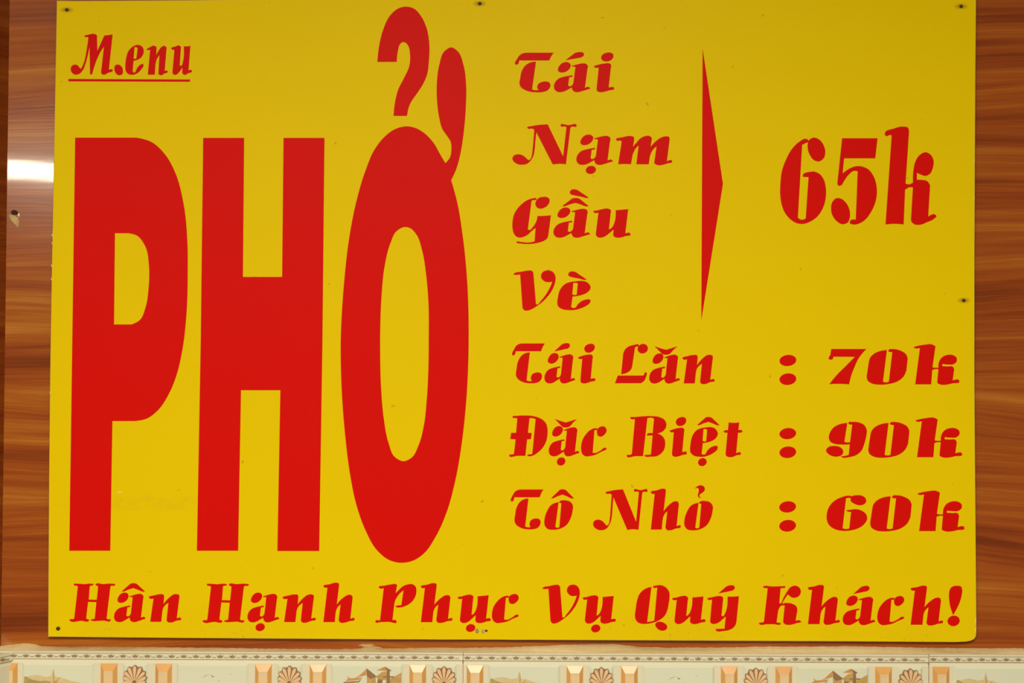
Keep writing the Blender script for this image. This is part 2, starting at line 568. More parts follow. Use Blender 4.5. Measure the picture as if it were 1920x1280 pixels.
# the end tile on the side wall
LT = 0.0238
c0 = Vector((NX * LT, NY * LT, 0))
s0 = (TY - c0.y) / DY                         # where its face meets the face of the back tiles
ztop = W(22, 1223.5, TY).z
lt_w = 0.30
t = tile(wall_left, (c0.x + DX * (s0 + lt_w), c0.y + DY * (s0 + lt_w), ztop), (0, 0, 0), 1.0, lt_w / U)
t.rotation_euler = (0, 0, math.atan2(-DY, -DX))

# ------------------------------------------------------------------ mortar smeared along the top of the tiles
TOP = [(-40, 1211), (0, 1210.5), (24, 1207.5), (40, 1205.8), (55, 1205.6), (66, 1208), (76, 1211), (100, 1212), (200, 1212), (300, 1213), (420, 1214.3),
       (480, 1215.3), (560, 1216.4), (640, 1216.6), (668, 1216.2), (680, 1214), (690, 1213.2), (700, 1213.8), (712, 1215.8), (760, 1215), (800, 1213.5),
       (870, 1214), (960, 1212.5), (1000, 1211), (1060, 1208.5), (1110, 1207), (1150, 1207), (1200, 1212), (1260, 1213.8), (1330, 1213.5), (1400, 1212.5),
       (1440, 1211.5), (1480, 1212), (1600, 1211), (1660, 1212.5), (1740, 1214), (1800, 1214.5), (1920, 1215), (2300, 1217)]


def top_at(x):
    for (xa, ya), (xb, yb) in zip(TOP, TOP[1:]):
        if xa <= x <= xb:
            return ya + (yb - ya) * (x - xa) / (xb - xa)
    return TOP[-1][1]


vs, fs = [], []
xs = [-2 + 6 * i for i in range(388)]
ROWS = 5
for x in xs:
    base_y = 1219.6 + 7.2 * (x / 1900.0) + 3.0
    ty = top_at(x) + random.uniform(-0.5, 0.5)
    zt, zb = W(x, ty, 0).z, W(x, base_y, TY).z
    xx = W(x, 1215, -0.006).x
    for r in range(ROWS):
        a = r / (ROWS - 1)
        yy = -0.0008 - 0.0105 * (a ** 0.7) - (random.uniform(0, 0.0007) if r else 0)
        vs.append((xx, yy, zt + (zb - zt) * a))
    vs.append((xx, 0.004, zb))
    vs.append((xx, 0.004, zt))
R = ROWS + 2
for i in range(len(xs) - 1):
    for r in range(R):
        q = (r + 1) % R
        fs.append((i * R + r, i * R + q, (i + 1) * R + q, (i + 1) * R + r))
fs.append(tuple(range(R - 1, -1, -1)))
fs.append(tuple((len(xs) - 1) * R + r for r in range(R)))
structure(mesh_obj('trim_1', vs, fs, MAT_MORTAR))

# ------------------------------------------------------------------ outlines: points, * marks a corner, others are smooth
def parse(s):
    out = []
    for tok in s.split():
        c = tok.endswith('*')
        a, b2 = tok.rstrip('*').split(',')
        out.append((float(a), float(b2), c))
    return out


def outline(s, n=6):
    P = parse(s)
    m = len(P)
    D = [math.hypot(P[(i + 1) % m][0] - P[i][0], P[(i + 1) % m][1] - P[i][1]) or 1e-6 for i in range(m)]
    tan = []
    for i in range(m):
        d0, d1 = D[i - 1], D[i]
        a, p, q = P[i - 1], P[i], P[(i + 1) % m]
        tan.append(tuple(((p[k] - a[k]) / d0 * d1 + (q[k] - p[k]) / d1 * d0) / (d0 + d1) for k in (0, 1)))
    pts = []
    for i in range(m):
        j = (i + 1) % m
        p, q, d = P[i], P[j], D[i]
        pts.append((p[0], p[1]))
        if p[2] and q[2]:
            continue
        ch = ((q[0] - p[0]) / d, (q[1] - p[1]) / d)
        t0 = tan[i] if not p[2] else tuple(1.5 * ch[k] - 0.5 * tan[j][k] for k in (0, 1))
        t1 = tan[j] if not q[2] else tuple(1.5 * ch[k] - 0.5 * tan[i][k] for k in (0, 1))
        for k in range(1, n):
            u = k / n
            h00, h10 = 2 * u ** 3 - 3 * u ** 2 + 1, u ** 3 - 2 * u ** 2 + u
            h01, h11 = -2 * u ** 3 + 3 * u ** 2, u ** 3 - u ** 2
            pts.append(tuple(h00 * p[c] + h10 * d * t0[c] + h01 * q[c] + h11 * d * t1[c] for c in (0, 1)))
    return pts


def ell(cx, cy, rx, ry, tilt=0.0, n=26):
    a = math.radians(tilt)
    return ('E', [(cx + rx * math.cos(t) * math.cos(a) + ry * math.sin(t) * math.sin(a),
                   cy - rx * math.cos(t) * math.sin(a) + ry * math.sin(t) * math.cos(a))
                  for t in [2 * math.pi * k / n for k in range(n)]])


# enlargements the outlines were measured in: (left, top, scale)
ZM = {'A': (110, 40, 7.1111), 'B': (620, 0, 3.5571), 'C': (940, 80, 8), 'D': (940, 220, 5.6471), 'E': (940, 340, 7.3846),
      'F': (940, 490, 9.6), 'G': (1440, 220, 5.6471), 'H': (940, 630, 4.5714), 'I': (940, 765, 8), 'J': (1160, 765, 7.68),
      'K': (940, 900, 4.5714), 'L': (1440, 630, 5.0526), 'M': (1440, 765, 5.0526), 'N': (1440, 905, 5.0526), 'O': (120, 1080, 8),
      'P': (370, 1080, 6.1935), 'Q': (690, 1080, 6.4), 'R': (1000, 1080, 10.665), 'S': (1170, 1080, 8), 'T': (1410, 1080, 9.1429),
      'U': (1600, 1080, 8.3478), 'X': (0, 0, 1)}

# glyph: zoom it was drawn in, then shapes; each shape is an outer contour and its holes
GL = {}


def glyph(name, zm, *shapes):
    sh = []
    for s in shapes:
        cont = s if isinstance(s, list) else [s]
        sh.append([c[1] if isinstance(c, tuple) else outline(c) for c in cont])
    GL[name] = (zm, sh)


glyph('T', 'C', '208,318 240,240 275,190 320,163 390,152* 785,152* 755,190 718,265* 268,265* 246,320 226,330',
      '518,285* 460,700* 490,712 562,710* 545,690 540,660 560,615 610,590 670,583 720,600 735,630 725,675 690,715 620,738 520,742 430,733 360,710 310,680 280,640 272,600* 298,450* 320,400 360,345 420,305 470,290')
glyph('acute', 'C', '965,262* 1040,205 1110,155 1170,142 1225,150 1240,180 1215,210 1140,230 1040,248')
glyph('a', 'C', '850,400 870,350 910,310 960,293 1010,300 1038,330 1030,375 990,420 930,445 880,442 855,425',
      '1055,350* 1120,332 1200,314 1260,315 1295,345 1290,390* 1252,678* 1320,670 1330,685 1290,700 1220,722 1150,740 1100,735 1070,710 1058,668* 1000,700 940,730 880,740 830,730 800,700 790,660 800,610 830,565 880,530 930,515 1060,490* 1068,500 1018,515* 1000,640* 1020,655 1060,640 1080,610 1085,580* 1112,365* 1095,357 1065,358')
glyph('i', 'C', '1388,352* 1470,328 1560,312 1620,312 1645,335 1642,370* 1608,675* 1690,680 1690,692 1620,712 1540,735 1480,740 1440,725 1430,690* 1462,372* 1400,368',
      '1498,220 1520,180 1570,155 1630,150 1672,170 1680,205 1655,250 1610,275 1555,280 1515,262')
glyph('N', 'D', '118,435 130,408 170,392 220,400 255,425 285,455* 310,440 325,390 332,340* 350,130* 330,118 285,118 275,108 330,92 490,75* 655,415* 690,105* 680,97 630,92 628,80 710,83 795,80 795,94 740,100 730,110* 683,495* 610,490 545,497* 370,155* 360,250 352,340 340,400 315,450 280,485 225,500 170,492 130,465')
glyph('m', 'D', '1215,235 1290,210 1360,198 1400,208 1405,240* 1393,310* 1430,270 1470,225 1520,200 1570,198 1592,220 1588,250* 1580,312* 1640,250 1690,215 1740,202 1775,208 1780,240* 1752,465* 1805,458 1808,470 1760,485 1700,503 1650,503 1622,485 1622,460* 1645,305* 1610,335 1585,375 1570,420* 1560,495* 1430,495* 1455,295* 1420,330 1400,370 1388,400* 1372,495* 1305,492 1238,495* 1275,255* 1260,245 1225,245')
glyph('G', 'E', '480,232 440,235 370,255 300,300 230,370 180,450 158,540 155,640 170,710 200,755 250,775 310,765 360,740 420,685 475,640* 462,830* 400,845 320,845 215,828* 215,845 270,858 350,865 440,860 520,845 590,820 635,785 650,740* 685,470* 600,478 500,480* 490,540 460,600 400,675* 365,665* 418,262* 450,258 488,247',
      '472,310 485,265 520,230 580,215 630,218 665,245 665,285 635,335 590,365 540,375 495,360')
glyph('u', 'E', '1275,418 1340,400 1420,380 1480,378 1515,400 1512,440* 1488,665* 1520,650 1555,600 1575,540 1585,400* 1680,392 1755,385* 1715,720* 1785,722 1788,735 1720,755 1650,775 1590,775 1555,755 1550,720* 1555,662* 1500,710 1450,750 1390,775 1340,772 1312,745 1310,715* 1345,430* 1285,430')
glyph('circumflex', 'O', '868,225* 1000,110* 1045,104 1090,113* 1212,226* 1192,229 1110,200 1040,175* 960,200 885,227')
glyph('grave', 'F', '1205,235 1225,195 1270,180 1330,190 1400,235 1535,325* 1510,330 1400,305 1280,282 1225,265')
glyph('V', 'F', '218,228 235,213 350,188 470,166 535,165 565,185 575,215* 622,770* 640,775 720,700 800,600 870,480 905,400 915,360* 860,370 800,365 745,330 718,285 720,235 750,190 800,165 860,162 920,185 960,235 975,310 960,400 915,510 840,620 740,725 640,800 560,850 480,880 425,880 390,850 380,800* 340,230* 250,238')
glyph('e', 'F', ['1010,760 1020,640 1040,550 1090,460 1160,400 1250,370 1340,358 1440,350 1520,365 1580,410 1605,460 1590,510 1540,560 1450,600 1350,622 1280,630* 1255,820* 1290,838 1345,825* 1370,780 1430,725 1510,690 1580,683 1603,700 1590,745 1520,800 1420,845 1300,872 1200,872 1110,860 1050,830 1020,800',
                  '1295,385* 1340,382 1378,395* 1358,598* 1310,605 1275,590*'])
glyph('n', 'O', '1275,318 1360,285 1440,270 1490,275 1502,300* 1492,420* 1530,370 1590,310 1640,275 1690,268 1725,280 1730,310* 1690,632* 1755,628 1758,642 1690,662 1610,690 1560,685 1540,660* 1568,395* 1530,420 1495,460 1475,520* 1458,680* 1295,680* 1345,330* 1285,330')
glyph('h', 'P', '1465,115 1540,92 1610,75 1640,82 1645,105* 1618,330* 1650,290 1700,245 1750,217 1790,220 1803,245* 1775,495* 1825,490 1825,503 1770,518 1700,538 1660,535 1642,510* 1665,325* 1640,345 1615,385 1605,425* 1595,530* 1465,530* 1512,130* 1475,127')
glyph('H', 'P', '112,92 150,88 230,93 310,88 342,95 335,105 305,110 297,118* 285,278* 382,280* 398,120* 380,108 365,98 375,88 450,92 560,88 597,96 590,108 555,110 540,118* 495,500* 510,510 545,515 540,528 460,525 400,528 330,528 312,520 325,510 350,508 358,500* 378,305* 278,302* 255,500* 270,510 292,518 285,530 200,527 70,530 60,520 75,510 110,508 118,495* 160,120* 145,110 115,104')
glyph('L', 'H', '1175,72 1140,75 1090,90 1060,115 1045,150* 1028,325* 1070,315 1110,285 1122,250* 1145,95* 1160,88 1176,84',
      ell(1212, 107, 44, 40, 20), '998,338* 1212,338* 1225,330 1228,314 1236,309 1245,315 1240,345 1225,380 1195,402* 975,402*')
glyph('breve', 'I', '805,162* 880,190 970,215* 1050,190 1130,165* 1080,210 1010,280 975,287 930,283 870,230')
glyph('D_stroke', 'I', '168,130 240,115 350,110 450,115 540,135 620,175 670,230 690,300 690,400 670,500 620,590 550,660 480,705 410,718 390,710 400,698 440,692 465,685* 515,165* 490,152 420,148* 398,370* 455,372* 443,462* 385,465* 360,712* 240,712 120,715 118,700 150,695 190,688* 215,465* 135,460* 148,370* 222,370* 240,152* 215,145 175,142')
glyph('c', 'I', '1435,306 1400,302 1340,325 1270,390 1225,460 1200,550 1200,640 1220,690 1260,718 1330,715 1400,700 1490,655 1575,602 1562,594 1480,640 1410,672 1368,668* 1395,325* 1438,320',
      '1435,360 1445,310 1490,278 1540,275 1572,305 1575,350 1545,395 1495,425 1455,415')
glyph('dot_below', 'I', ell(897, 798, 65, 58, 35))
glyph('B', 'J', '165,138 240,128 350,118 480,115 590,130 660,170 685,225 675,285 630,335 555,362* 620,395 660,450 668,520 655,590 610,650 540,690 460,695 380,690 372,680 420,672 465,668* 490,390* 450,390 405,385 410,375 490,360* 510,155* 490,140 412,142* 350,688* 240,688 120,692 118,678 160,672 190,662* 235,155* 175,150')
glyph('t', 'J', '1585,205* 1660,212 1735,205* 1722,315* 1775,322 1782,335 1770,345 1718,350* 1690,650* 1755,640 1760,655 1690,678 1640,700 1590,702 1550,685 1540,655* 1568,350* 1520,345 1512,335 1525,322 1575,318*')
glyph('o', 'K', '490,188* 430,210 390,270 370,340 372,385 395,415 440,423 500,415 560,380 595,320 610,260 612,215 590,185 550,173 505,178 495,188 515,196* 498,400* 480,408 462,400*')
glyph('hook', 'K', '1658,75* 1680,52 1715,44 1740,60 1742,85 1720,108 1700,122 1697,138 1712,150* 1690,145 1685,125 1692,100 1690,72 1678,64')
glyph('P', 'Q', '130,130 200,112 280,98 335,95 348,105* 330,205* 370,165 420,120 480,98 530,95 570,125 580,180 565,245 520,310 460,350 400,370 345,370 330,360 350,352 400,348* 428,165* 390,195 350,245 325,290 315,330* 292,525* 340,535 342,550 250,545 150,548 92,550 90,538 145,530* 190,140* 140,142')
glyph('y', 'S', '1250,338 1320,315 1400,298 1450,298 1482,315 1485,350* 1460,590* 1480,600 1520,550 1540,490 1555,305* 1650,305 1722,300* 1685,680* 1670,730 1630,775 1570,805 1490,818 1400,822 1378,812 1380,795 1420,790 1508,788* 1528,598* 1480,640 1420,690 1360,712 1310,705 1292,675* 1322,345* 1265,350')
glyph('Q', 'S', '410,160* 350,175 280,215 225,280 200,350 175,500 165,590 175,645 210,690 270,710 340,710 430,695 520,660 600,600 645,520 665,430 680,330 680,250 650,190 600,150 540,133 480,140 435,155 440,165 500,165* 455,665* 400,680 345,685*',
      '470,720 490,692 540,682 600,700 640,735 645,775 610,808 560,812 510,790 480,755')
glyph('K', 'T', '190,180 220,165 300,172 400,175 500,172 570,178 565,192 510,198 488,205* 465,460* 480,465 540,370 610,250 650,195 700,168 760,165 810,195 835,250 825,305 790,345 740,365 690,362 645,335 615,305* 560,385 510,470* 560,460 640,460 710,480 760,520 775,570 772,600* 745,765* 830,765 838,780 780,795 700,820 640,830 570,820 540,795 535,760* 562,500* 530,495 490,510 460,550 445,600* 418,790* 450,797 492,805 485,820 380,818 250,818 130,820 118,805 140,795 185,790 205,780* 270,210* 250,200 200,195')
glyph('exclamation', 'U', '1562,605* 1520,480 1500,350 1500,260 1520,190 1570,155 1630,150 1680,158 1700,200 1695,290 1665,400 1610,520', ell(1569, 697, 95, 80, 12))
glyph('7', 'L', '600,122* 930,122* 860,205 815,300 785,380 768,455* 680,450 582,453* 650,370 730,290 825,195* 618,193* 612,215 595,222 576,215 590,180*')
glyph('0', 'L', '1125,132* 1060,142 1000,170 965,210 955,250* 935,380* 945,420 985,447 1060,458 1140,452 1220,430 1280,385 1310,325* 1322,210* 1305,170 1260,140 1190,123 1145,129 1140,138 1178,150* 1145,432* 1110,438 1088,432*')
glyph('k', 'L', '1380,105 1400,98 1480,82 1550,78 1585,95* 1557,295* 1585,300 1615,298* 1622,240 1650,200 1700,178 1750,180 1785,205 1785,240 1755,265 1710,268 1650,262* 1650,285* 1700,287 1750,290 1762,315* 1748,420* 1810,420 1812,432 1750,445 1690,458 1640,458 1605,440 1605,420* 1615,312* 1580,312 1555,320* 1545,455* 1395,455* 1440,110* 1390,112')
glyph('9', 'M', '750,140* 680,152 620,185 590,225 577,280 590,315 640,338 700,343 775,342* 765,442* 730,452 692,457 710,466 770,462 840,440 885,400 910,340 930,260 935,210 910,160 860,135 800,130 765,135 762,142 798,155* 778,322* 750,325 722,318*',
      '550,400 570,370 620,358 680,368 710,400 705,435 670,455 620,455 575,435')
glyph('6', 'N', '790,126 770,122 700,135 630,170 580,225 558,290 558,350 580,400 630,435 700,452 770,450 850,430 910,390 938,340 930,300 890,265 840,250 780,255 742,263 755,270 788,272* 770,432* 740,437 705,430* 738,145* 760,140 788,138',
      '782,160 795,128 840,117 890,122 925,150 928,180 900,205 860,210 815,195 790,178')
glyph('colon', 'L', ell(188, 230, 79, 52, 6), ell(188, 407, 79, 54, 6))
glyph('6_tall', 'G', '425,242 400,228 330,260 250,340 190,450 150,560 132,700 130,820 145,920 180,1010 240,1080 310,1120 380,1125 450,1100 520,1050 580,960 610,850 610,740 590,660 545,600 490,575 430,580 375,600 370,625 400,630 430,630* 400,1070* 375,1082 340,1080 315,1062* 360,290* 400,270 424,258',
      '420,310 435,240 485,215 540,235 585,290 605,360 590,430 540,465 485,450 445,400')
glyph('5_tall', 'G', '785,222* 1158,222* 1135,432* 805,432* 788,595* 850,550 920,520 990,520 1060,550 1115,620 1145,710 1152,800 1135,900 1090,1000 1030,1080 970,1120 900,1132 868,1120 870,1095 930,1082* 950,570* 910,565 850,610 800,680 775,718 745,722 735,695*',
      '668,960 685,890 720,858 770,860 825,905 862,980 866,1050 845,1110 790,1130 730,1100 685,1040')
glyph('k_tall', 'G', '1238,185 1240,160 1330,120 1430,98 1480,110 1492,150* 1455,700* 1490,710 1535,690* 1540,560 1560,470 1610,395 1670,370 1720,395 1750,450 1745,530 1715,595 1670,618 1620,605 1575,585* 1575,660* 1630,663 1680,672 1715,720* 1695,1050* 1770,1030 1782,1045 1760,1070 1680,1110 1610,1135 1550,1130 1518,1100 1515,1070* 1535,740* 1500,738 1450,765* 1435,1132* 1340,1125 1245,1132* 1310,190* 1290,185 1255,198')
glyph('M_tall', 'A', '345,200 400,178 480,170 510,185* 515,400* 560,300 610,190* 660,185 718,175* 668,645* 720,648 718,660 660,685 610,710 580,705 567,680* 605,335* 560,400 500,530 445,705* 420,705* 412,330* 390,440 355,570 325,645 280,695 235,710 190,695 165,655 170,605 205,580 250,585 280,620 300,635* 340,545 375,380 398,220* 385,208 355,208')
glyph('full_stop', 'A', '745,640 755,590 790,577 830,595 855,645 850,700 810,718 770,700 750,665')
glyph('e_tall', 'A', ['890,600 900,500 930,400 980,345 1060,315 1110,335 1132,380 1125,440 1090,490 1040,515 998,525* 985,660* 1005,685 1025,675* 1050,620 1090,580 1125,568 1130,590 1100,640 1050,690 980,712 920,695 895,655',
                      '1010,345* 1040,345 1055,360* 1038,495* 1015,502 998,490*'])
glyph('n_tall', 'A', '1175,378 1220,345 1270,325 1305,345* 1300,455* 1330,400 1370,345 1410,327 1438,350* 1412,665* 1450,660 1452,675 1410,695 1360,718 1330,700* 1345,445* 1310,500 1290,570* 1280,710* 1190,710* 1222,375* 1190,382')
glyph('u_tall', 'A', '1502,360 1560,335 1600,322 1630,340* 1612,590* 1640,590 1655,550 1670,335* 1710,335 1755,330* 1730,655* 1775,655 1775,670 1730,690 1680,712 1650,695* 1650,610* 1610,670 1560,712 1525,700 1518,680* 1545,380* 1510,372')
glyph('underline', 'A', '130,768* 1755,775* 1748,805* 130,800*')
glyph('P_giant', 'X', ['141,258* 256,258* 285,266.6 310,290 328.8,324 344,380.6 351.6,458.8 352,505.6 350,583.8 341.9,656.2 331.4,701.9 317.3,737 296.2,768.7 275.1,784.5 252.3,789* 210.8,789* 206.8,1032* 130,1032*',
                       '215.6,437* 241,437* 256.9,441.6 272.5,461.9 279.4,499 278.8,537 272.5,577.5 263,599 247,608* 213.8,608*'])
glyph('H_giant', 'X', '381,258.5* 457.8,258.5* 455.5,519* 529,519* 531.6,258.5* 608.4,258.5* 604.6,640* 598.5,1032.5* 520.1,1032.5* 525.7,731.2* 451.9,731.2* 446.5,1032* 369.2,1032* 376.4,640*')
glyph('O_giant', 'X', ['763.6,236.8 740.2,242.3 719.6,257.8 702.4,280.1 685.3,319.6 671.5,364.3 661.2,409 652.6,460.5 645.8,522.3 641.3,580.7 639,632.2 639,681.2 641.3,743 646.8,811.8 656.1,887.3 668.1,945.7 685.3,993.8 705.9,1029.9 729.9,1049.5 752.3,1054.6 774.6,1050.5 795.2,1036.8 815.8,1007.6 836.4,962.9 853.6,901.1 865.6,832.4 873.5,760.2 877.6,691.5 878.7,640 878.3,580.7 874.9,512 867.3,439.9 857,378 846,337.8* 856.2,314.9 864.6,281.1 870.2,241.8 873.6,196.8 873.9,157.4 868.8,120.9 859,97 846.3,88.8 833.7,95.6 823.8,120.9 819,157.4 819.6,191.2 823.8,222.1 829.4,241.8 837.9,254.4 844.9,265.7 846.3,278.3 843.5,295.2 835.1,305.6* 826.1,290.5 812.4,267.1 795.2,249.2 779.7,240.2',
                        '759.1,425.4 743.7,433 731.6,457 721.3,498.3 715.5,553.2 713.1,608.2 712.8,660.6 714.5,725.9 719.6,784.3 728.2,828.9 740.2,856.4 756.4,864.3 771.2,858.1 784.9,834.1 794.5,798 800.3,746.5 803.4,681.2 803.8,640 803.1,563.5 798.6,512 791.8,470.8 779.7,438.1 769.4,427.8'])
glyph('hook_giant', 'B', '312,412* 325,300 350,200 400,100 450,58 500,45 555,58 600,105 640,190 657,290 655,400 640,505 610,570 570,630 530,690 508,772* 420,772* 430,680 450,600 490,520 525,440 530,360 520,310 500,285 480,280 462,295 448,340 440,412*')
glyph('arrow', 'X', '1317.4,91.6* 1355.5,344.6* 1314.9,600.5*')


def place(name, zm=None, bb=None):
    """shapes of a glyph in photo pixels; bb refits it to a box measured in enlargement zm"""
    z0, shapes = GL[name]
    x0, y0, s = ZM[zm or z0]
    if bb is None:
        return [[[(x0 + a / s, y0 + b2 / s) for a, b2 in c] for c in sh] for sh in shapes]
    ax = [a for sh in shapes for c in sh for a, _ in c]
    ay = [b2 for sh in shapes for c in sh for _, b2 in c]
    l, r, t, bt = min(ax), max(ax), min(ay), max(ay)
    L, T, Rr, B = bb
    fx, fy = (Rr - L) / (r - l), (B - T) / (bt - t)
    return [[[(x0 + (L + (a - l) * fx) / s, y0 + (T + (b2 - t) * fy) / s) for a, b2 in c] for c in sh] for sh in shapes]


THICK = 0.0003


def grow(pts, d, hole):
    """let the cut edge sit d pixels further out (the knife leaves hairlines that much fuller)"""
    m = len(pts)
    ar = sum(pts[i][0] * pts[(i + 1) % m][1] - pts[(i + 1) % m][0] * pts[i][1] for i in range(m))
    sg = (1 if ar > 0 else -1) * (-1 if hole else 1)
    out = []
    for i in range(m):
        (ax, ay), (px, py), (bx, by) = pts[i - 1], pts[i], pts[(i + 1) % m]
        l0, l1 = math.hypot(px - ax, py - ay) or 1e-6, math.hypot(bx - px, by - py) or 1e-6
        n0 = ((py - ay) / l0, -(px - ax) / l0)
        n1 = ((by - py) / l1, -(bx - px) / l1)
        sx, sy = n0[0] + n1[0], n0[1] + n1[1]
        k = max(0.5, sx * sx + sy * sy) / 2
        out.append((px + sg * d * sx / k, py + sg * d * sy / k))
    return out



def vinyl(name, shapes, parent, base, label=None, fat=0.18):
    """cut vinyl on the face of the board: front faces and a thin rim"""
    vs, fs = [], []
    for sh in shapes:
        conts = []
        for ci, c in enumerate(sh):
            pts = []
            for a, b2 in grow(c, fat, ci > 0):
                p = W(a, b2, Y_BOARD)
                q = Vector((p.x, p.z, 0))
                if not pts or (q - pts[-1]).length > 2e-5:
                    pts.append(q)
            if (pts[0] - pts[-1]).length < 2e-5:
                pts.pop()
            conts.append(pts)
        allp = [p for c in conts for p in c]
        k = len(vs)
        n = len(allp)
        vs += [(p.x, Y_BOARD - THICK, p.y) for p in allp] + [(p.x, Y_BOARD + 0.0002, p.y) for p in allp]
        for t in tessellate_polygon(conts):
            a, b2, c = (allp[i] for i in t)
            cr = (b2 - a).x * (c - a).y - (b2 - a).y * (c - a).x
            if abs(cr) < 1e-14:
                continue
            fs.append(tuple(k + i for i in (t if cr > 0 else reversed(t))))
        s = 0
        for ci, c in enumerate(conts):
            m = len(c)
            ar = sum(c[i].x * c[(i + 1) % m].y - c[(i + 1) % m].x * c[i].y for i in range(m))
            ccw = (ar > 0) == (ci == 0)
            for i in range(m):
                a, b2 = k + s + i, k + s + (i + 1) % m
                fs.append((a, a + n, b2 + n, b2) if ccw else (b2, b2 + n, a + n, a))
            s += m
    cx = sum(p[0] for p in vs) / len(vs)
    cz = sum(p[2] for p in vs) / len(vs)
    o = mesh_obj(name, [(a - cx, b2 - Y_BOARD, c - cz) for a, b2, c in vs], fs, MAT_RED, parent, (cx - base.x, Y_BOARD - base.y, cz - base.z))
    if label:
        o['label'] = label
    return o, Vector((cx, Y_BOARD, cz))


# ------------------------------------------------------------------ the board
board = bpy.data.objects.new('menu_board', None)
C.objects.link(board)
board.location = BOARD_LOC
board['label'] = 'yellow menu board with red lettering nailed to the wood wall'
board['category'] = 'sign'

OUT = [(106.2, 1.0), (140, 1.6), (350, 0.3), (620, -3), (900, -6), (1400, -9.5), (1830.6, -10), (1829.2, 150), (1828.4, 300), (1827.6, 480), (1827.5, 700),
       (1828.6, 860), (1829.8, 1000), (1831.0, 1150), (1831.0, 1186), (1830.2, 1193), (1826.8, 1198), (1821, 1201), (1811, 1203.0), (1790, 1203.7),
       (1600, 1202.4), (1300, 1201), (960, 1199.3), (700, 1198.4), (480, 1197), (250, 1195.2), (90, 1193.6), (90.3, 1100), (91.6, 900), (93.6, 700), (95.8, 560), (98.4, 420), (101.0, 280), (103.8, 130)]
poly = []
for a, b2 in OUT:
    p = W(a, b2, Y_BOARD) - BOARD_LOC
    poly.append((p.x, p.z))
n = len(poly)
cxp, czp = sum(p[0] for p in poly) / n, sum(p[1] for p in poly) / n


def inset(p, d):
    return (p[0] - d * (1 if p[0] > 0 else -1), p[1] - d * (1 if p[1] > 0.4 else -1))


yf, yb = Y_BOARD - BOARD_LOC.y, 0.0
ring = [inset(p, 0.0007) for p in poly]
vs = [(a, yf, b2) for a, b2 in ring] + [(a, yf + 0.0007, b2) for a, b2 in poly] + [(a, yb, b2) for a, b2 in poly]
tris = tessellate_polygon([[Vector((a, b2, 0)) for a, b2 in ring]])
fs, fm = [], []
for t in tris:
    a, b2, c = (Vector(ring[i]) for i in t)
    cr = (b2 - a).x * (c - a).y - (b2 - a).y * (c - a).x
    fs.append(tuple(t) if cr > 0 else tuple(reversed(t)))
    fm.append(0)
    fs.append(tuple(i + 2 * n for i in (reversed(t) if cr > 0 else t)))
    fm.append(2)
for i in range(n):
    j = (i + 1) % n
    fs.append((i, j, j + n, i + n)); fm.append(1)
    fs.append((i + n, j + n, j + 2 * n, i + 2 * n)); fm.append(1)
mesh_obj('panel', vs, fs, [MAT_YELLOW, MAT_EDGE, MAT_BACK], board, fmat=fm)

# battens that hold the sheet off the wall, out of sight behind it
for x in (-0.35, 0.35):
    v, f = box(-0.02, 0.02, 0.0002, 0.0038, 0.0, 0.72)
    mesh_obj('batten', v, f, MAT_BACK, board, (x, 0, 0.05))

# nails
for i, (px, py) in enumerate(NAILS):
    r = (3.9 if i == 4 else 3.3) * 0.00069
    vs, fs = [], []
    seg = 12
    prof = [(r, 0.0004), (r, -0.0004), (0.8 * r, -0.0010), (0.4 * r, -0.0014)]
    for rr, yy in prof:
        vs += [(rr * math.cos(2 * math.pi * k / seg), yy, rr * math.sin(2 * math.pi * k / seg) * 0.94) for k in range(seg)]
    for q in range(len(prof) - 1):
        for k in range(seg):
            fs.append((q * seg + k, q * seg + (k + 1) % seg, (q + 1) * seg + (k + 1) % seg, (q + 1) * seg + k))
    fs.append(tuple(range((len(prof) - 1) * seg, len(prof) * seg)))
    p = W(px, py, Y_BOARD) - BOARD_LOC
    mesh_obj('nail', vs, fs, MAT_NAIL, board, p, smooth=True)

LET = 'letter'


def letter(glyphs, label, name=LET, marks=()):
    """one letter (first glyph), its diacritics as children"""
    g = glyphs if isinstance(glyphs, tuple) else (glyphs,)
    o, c = vinyl(name, place(*g), board, BOARD_LOC, label, 0.0 if g[0].endswith('giant') or g[0] in ('arrow', 'underline') else 0.18)
    for kind, mk in marks:
        mk = mk if isinstance(mk, tuple) else (mk,)
        vinyl(kind, place(*mk), o, c)
    return o


def dot(zm, cx, cy, rx, ry):
    return ('dot_below', zm, (cx - rx, cy - ry, cx + rx, cy + ry))


AC = 'accent'
# heading
letter('M_tall', 'red letter M of the heading')
letter('full_stop', 'red full stop in the heading', 'full_stop')
letter('e_tall', 'red letter e of the heading')
letter('n_tall', 'red letter n of the heading')
letter('u_tall', 'red letter u of the heading')
letter('underline', 'thin red line under the heading', 'underline')
# the giant word
letter('P_giant', 'giant red letter P')
letter('H_giant', 'giant red letter H')
letter('O_giant', 'giant red letter O with a horn', marks=[(AC, 'hook_giant')])
letter('arrow', 'slender red triangle beside the first four dishes', 'triangle')
